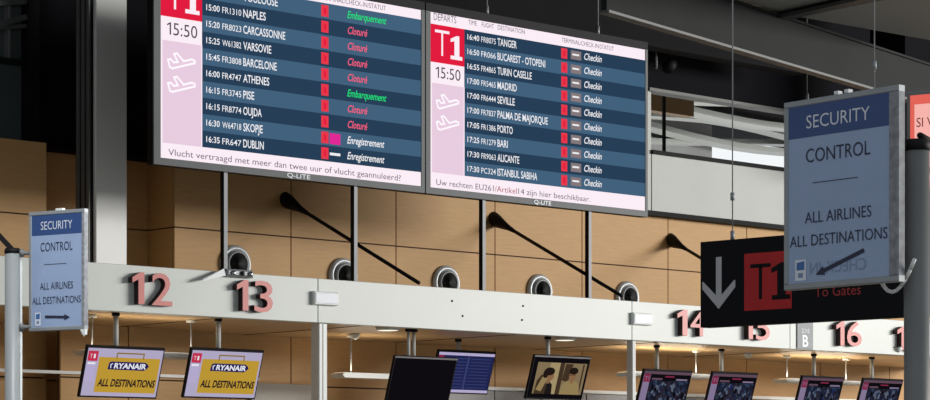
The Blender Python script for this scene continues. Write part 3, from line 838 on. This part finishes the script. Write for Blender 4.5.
b.poly([(ax, zb1), (ax, zb1+.07), (ax-sc_*.92, zb1+.18), (ax-sc_, zb1+.18), (ax-sc_, zb1+.135)], -.0035, 'arrow_grey')
b.build('arrow', t)
b = MB(); x0, x1 = S_(744.5, 280)[0], S_(792, 280)[0]; z0, z1 = S_(744.5, 311)[1]-zb_, S_(744.5, 254)[1]-zb_
wq = x1-x0
b.rect(x0, z0, x1, z1, -.003, 'tile_red')
b.rect(x0+.13*wq, z1-.095, x0+.56*wq, z1-.07, -.0035, 'sign_black'); b.rect(x0+.31*wq, z0+.07, x0+.38*wq, z1-.08, -.0035, 'sign_black')
cx = x0+.78*wq
b.poly([(cx-.07*1, z0+.06), (cx+.07, z0+.06), (cx+.07, z0+.09), (cx+.035, z0+.09), (cx+.035, z1-.07), (cx, z1-.07), (cx-.075, z1-.105), (cx-.075, z1-.135), (cx-.03, z1-.12), (cx-.03, z0+.09), (cx-.07, z0+.09)], -.0035, 'sign_black')
b.build('terminal_tile', t)
b = MB(); x0, zq = S_(815, 297); x1 = S_(861, 291)[0]
b.text('To Gates', x0, zq-zb_, .062, -.003, 'red_dull', x1-x0, .0); b.build('gates_lettering', t)
for px, lo in ((728, 192), (870, 60)):
    s = S_(px, 240)[0]
    b = MB(); b.cyl((s, .05, Hs), (s, .05, 9-zb_), .004, 'alu', 8)
    b.cyl((s, .05, Hs), (s, .05, Hs+.06), .014, 'alu', 8)
    hz = S_(px, lo)[1]-zb_; b.cyl((s, .05, hz-.05), (s, .05, hz), .014, 'alu', 8); b.build('hanging_wire', t)

# ---------------------------------------------------------------- security signs on posts
def security_sign(label, P0, d, W, H, arrow, ghost, side_w, fs):
    rz = math.atan2(d.y, d.x)
    t = thing('security_sign', label, 'sign', (P0.x, P0.y, P0.z), rz, 'security control signs')
    b = MB()
    e = .022
    b.bbox((0, 0, 0), (W, .035, e), 'alu', .003); b.bbox((0, 0, H-e), (W, .035, H), 'alu', .003)
    b.bbox((0, 0, e), (e, .035, H-e), 'alu', .003); b.bbox((W-side_w, 0, e), (W, .035, H-e), 'alu_mottled', .003)
    b.box((e, .03, e), (W-e, .034, H-e), 'alu'); b.build('frame', t)
    x0, x1 = e, W-side_w; w = x1-x0; cx = (x0+x1)/2
    b = MB(); b.rect(x0, e, x1, H-e, .004, 'sign_pale'); pn = b.build('poster', t)
    y = .002
    b = MB(); b.rect(x0, .80*H, x1, H-e, .003, 'sign_navy'); b.text('SECURITY', cx, .845*H, .068*H, y, 'sign_white', .63*w, -.004, 'C'); b.build('title_band', pn)
    for st, f, hh, wf in (('CONTROL', .665, .072, .64), ('ALL AIRLINES', .345, .058, .66), ('ALL DESTINATIONS', .225, .058, .97)):
        b = MB(); b.text(st, cx, f*H, hh*H, y, 'sign_ink', wf*w, -.004, 'C'); b.build('text_line', pn)
    b = MB(); b.rect(x0+.25*w, .553*H, x0+.70*w, .557*H, y, 'sign_ink'); b.build('divider_line', pn)
    b = MB()
    if arrow == 'left':
        a0, a1 = Vector((x0+.76*w, .175*H)), Vector((x0+.28*w, .07*H))
    else:
        a0, a1 = Vector((x0+.27*w, .118*H)), Vector((x0+.77*w, .106*H))
    dd = (a1-a0).normalized(); q = Vector((-dd.y, dd.x)); hw = .011*H*1.0; hl = .06*H
    b.poly([tuple(v) for v in (a0-q*hw, a1-dd*hl-q*hw, a1-dd*hl+q*hw, a0+q*hw)], y, 'sign_ink')
    b.poly([tuple(v) for v in (a1-dd*hl-q*hw*2.3, a1, a1-dd*hl+q*hw*2.3)], y-.0003, 'sign_ink'); b.build('arrow', pn)
    b = MB(); b.rect(x0+.07*w, .045*H, x0+.18*w, .155*H, .0025, 'sign_white')
    b.poly([(x0+.085*w, .10*H), (x0+.165*w, .10*H), (x0+.165*w, .148*H), (x0+.085*w, .14*H)], y, 'sign_blue')
    b.rect(x0+.10*w, .06*H, x0+.15*w, .085*H, y, 'sign_ghost'); b.build('emblem', pn)
    if ghost:
        b = MB(); b.text('CHECK-IN', x0+.22*w, .075*H, .06*H, .0032, 'sign_ghost', .56*w, .01, mirror=True); b.build('ghost_lettering', pn)
    return t, rz
# right-hand sign
d1 = vpdir(-1500); P1 = atd(783.5, 290.5, 8.56)
s1 = lambda px, py: onplane(px, py, P1, d1)
W1 = s1(898.5, 270)[0]; H1 = s1(783.5, 103)[1]-P1.z
sd = W1-s1(888.5, 200)[0]
t, rz1 = security_sign('large blue security control sign on the tall grey post at right', P1, d1, W1, H1, 'left', True, sd, 1)
b = MB(); 
for k in (.44, .53): b.bbox((W1*k, .004, H1), (W1*k+.02, .03, H1+.014), 'white_paint', .003)
b.build('top_clip', t)
b = MB(); LP = [(W1*.76+W1*.3*k/8, .05, .03-.065*math.sin(PI*(k/8)**.8)+.05*(k/8)**3) for k in range(9)]
for a_, c_ in zip(LP, LP[1:]): b.cyl(a_, c_, .007, 'white_paint', 8)
b.cyl(LP[0], (LP[0][0], .034, .04), .007, 'white_paint', 8); b.build('cable_loop', t)
# its post
tp = 8.25; pp = atd(916.8, 140, tp)
t = thing('sign_post', 'tall round grey post at the right edge carrying the large security sign', 'post', (pp.x, pp.y, 0))
r = 12.8/FPX*tp
b = MB(); b.cyl((0, 0, .01), (0, 0, pp.z-.03), r, 'post_grey', 28); b.build('shaft', t)
b = MB(); b.lathe([(r*1.03, pp.z-.04), (r*1.06, pp.z-.02), (r*.95, pp.z), (0, pp.z+.004)], (0, 0, 0), (0, 0, 1), 'black_paint', 28); b.build('cap', t)
b = MB(); b.lathe([(.16, 0), (.16, .012), (r, .02)], (0, 0, 0), (0, 0, 1), 'post_grey', 28); b.build('base', t)
se = P1+d1*(W1+.0)
nrm = Vector((-d1.y, d1.x, 0))
for py in (153, 254):
    q = atd(902, py, tp); q2 = Vector((0, 0, q.z)); q3 = q-pp; q3.z = q.z
    b = MB(); b.cyl(q2, q3, .012, 'black_paint', 10); b.cyl(q3*1.0, q3+Vector((0, 0, .0))+(q3-q2)*.2, .018, 'black_paint', 10); b.build('clamp_arm', t)
# red notice behind
d2 = vpdir(-3500); P2 = atd(906.5, 193, 8.6)
s2 = lambda px, py: onplane(px, py, P2, d2)
H2 = s2(906.5, 92)[1]-P2.z; W2 = H2*.8
t = thing('red_notice', 'red and pink notice in a grey frame cut off behind the grey post', 'sign', tuple(P2), math.atan2(d2.y, d2.x))
b = MB(); b.bbox((0, 0, 0), (W2, .03, H2), 'post_grey', .004); b.build('frame', t)
b = MB(); b.rect(.015, .015, W2-.015, H2-.015, -.002, 'emit_red'); b.rect(.032, .04, W2-.04, H2-.05, -.003, 'emit_pink')
b.text('SI VOUS', .04, H2-.135, .034, -.004, 'red_dull', .15, .0); b.build('poster', t)
for hz in (.05, .17):          # clamp arms reaching the grey post
    v = Vector((pp.x, pp.y, P2.z+hz))-P2
    e2 = Vector((v.dot(d2), v.dot(Vector((-d2.y, d2.x, 0))), hz))
    st_ = Vector((e2.x+(.03 if hz < .1 else -.03), .004, hz)); e2 = e2+(st_-e2).normalized()*(r*1.02)
    b = MB(); b.cyl(st_, e2, .012, 'black_paint', 8); b.build('clamp_arm', t)

# left-hand sign
d3 = vpdir(-3500); P3 = atd(28.5, 331.5, 13.3)
s3 = lambda px, py: onplane(px, py, P3, d3)
W3 = s3(84.3, 300)[0]; H3 = s3(30, 212.3)[1]-P3.z
t, rz3 = security_sign('blue security control sign with right arrow at the left edge', P3, d3, W3, H3, 'right', False, .022, 1)
b = MB(); b.box((W3*.48, .004, H3), (W3*.6, .03, H3+.012), 'white_paint'); b.build('top_clip', t)
b = MB(); b.poly([(W3-.03, .0), (W3+.004, -.045), (W3+.012, .0)], -.004, 'white_paint'); b.box((W3-.02, 0, -.03), (W3+.005, .02, .001), 'white_paint'); b.build('corner_clip', t)
tp = 13.2; pp = atd(12.5, 250, tp); r = 7.6/FPX*tp
t = thing('sign_post', 'slim pale round post at the left edge carrying the smaller security sign', 'post', (pp.x, pp.y, 0))
b = MB(); b.cyl((0, 0, .01), (0, 0, pp.z-.01), r, 'post_pale', 24); b.build('shaft', t)
b = MB(); b.lathe([(r*1.06, pp.z-.02), (r*1.08, pp.z-.005), (r*.9, pp.z+.01), (0, pp.z+.014)], (0, 0, 0), (0, 0, 1), 'black_paint', 24); b.build('cap', t)
b = MB(); b.lathe([(.16, 0), (.16, .012), (r, .02)], (0, 0, 0), (0, 0, 1), 'post_grey', 24); b.build('base', t)
b = MB(); q = RT*(r+.004); b.bar(q+Vector((0, 0, .3)), q+Vector((0, 0, pp.z-.06)), .012, .012, 'white_paint'); b.build('edge_strip', t)
for py in (253, 327):
    q = atd(29, py, tp); q3 = q-pp; q3.z = q.z
    b = MB(); b.cyl((0, 0, q.z), q3, .012, 'post_grey', 10); b.lathe([(.02, 0), (.026, .012), (.02, .024)], Vector((0, 0, q.z))+RT*(r-.002), RT, 'post_grey', 12); b.build('clamp_arm', t)
b = MB(); q = atd(-8, 228, tp); q3 = q-pp; q3.z = q.z; b.bar((0, 0, pp.z+.0), q3, .012, .03, 'black_paint'); b.build('stay_strap', t)

# ---------------------------------------------------------------- overhead cables and spotlights
for px, Y, lo, lab in ((656, 20.4, 62, 'thin hanging cable dropping beside the right departure board'), (807, 16.8, 100, 'thin hanging cable dropping behind the top of the large security sign')):
    p = at(px, lo, Y)
    t = thing('hanging_cable', lab, 'cable', (p.x, Y, p.z))
    b = MB(); b.cyl((0, 0, 0), (0, 0, 8.995-p.z), .007, 'girder_light', 8); b.build('wire', t)
    b = MB(); b.lathe([(.0, -.10), (.022, -.08), (.022, .06), (.008, .09)], (0, 0, 0), (0, 0, 1), 'girder_light', 10); b.build('turnbuckle', t)
p = at(671, 66, 20.6)
t = thing('spotlight', 'dark spotlight hung under the roof right of the departure boards', 'spotlight', tuple(p))
b = MB(); b.cyl((-.12, -.06, -.04), (.06, .04, .04), .085, 'black_paint', 18, .07); b.build('lamp_body', t)
b = MB(); b.cyl((0, 0, .02), (0, 0, 8.995-p.z), .016, 'black_paint', 10); b.build('stem', t)
b = MB(); b.lathe([(.082, 0), (.03, .012), (0, .014)], Vector((-.119, -.0595, -.0395)), (.18, .1, .08), 'bezel_grey', 16); b.build('lens', t)
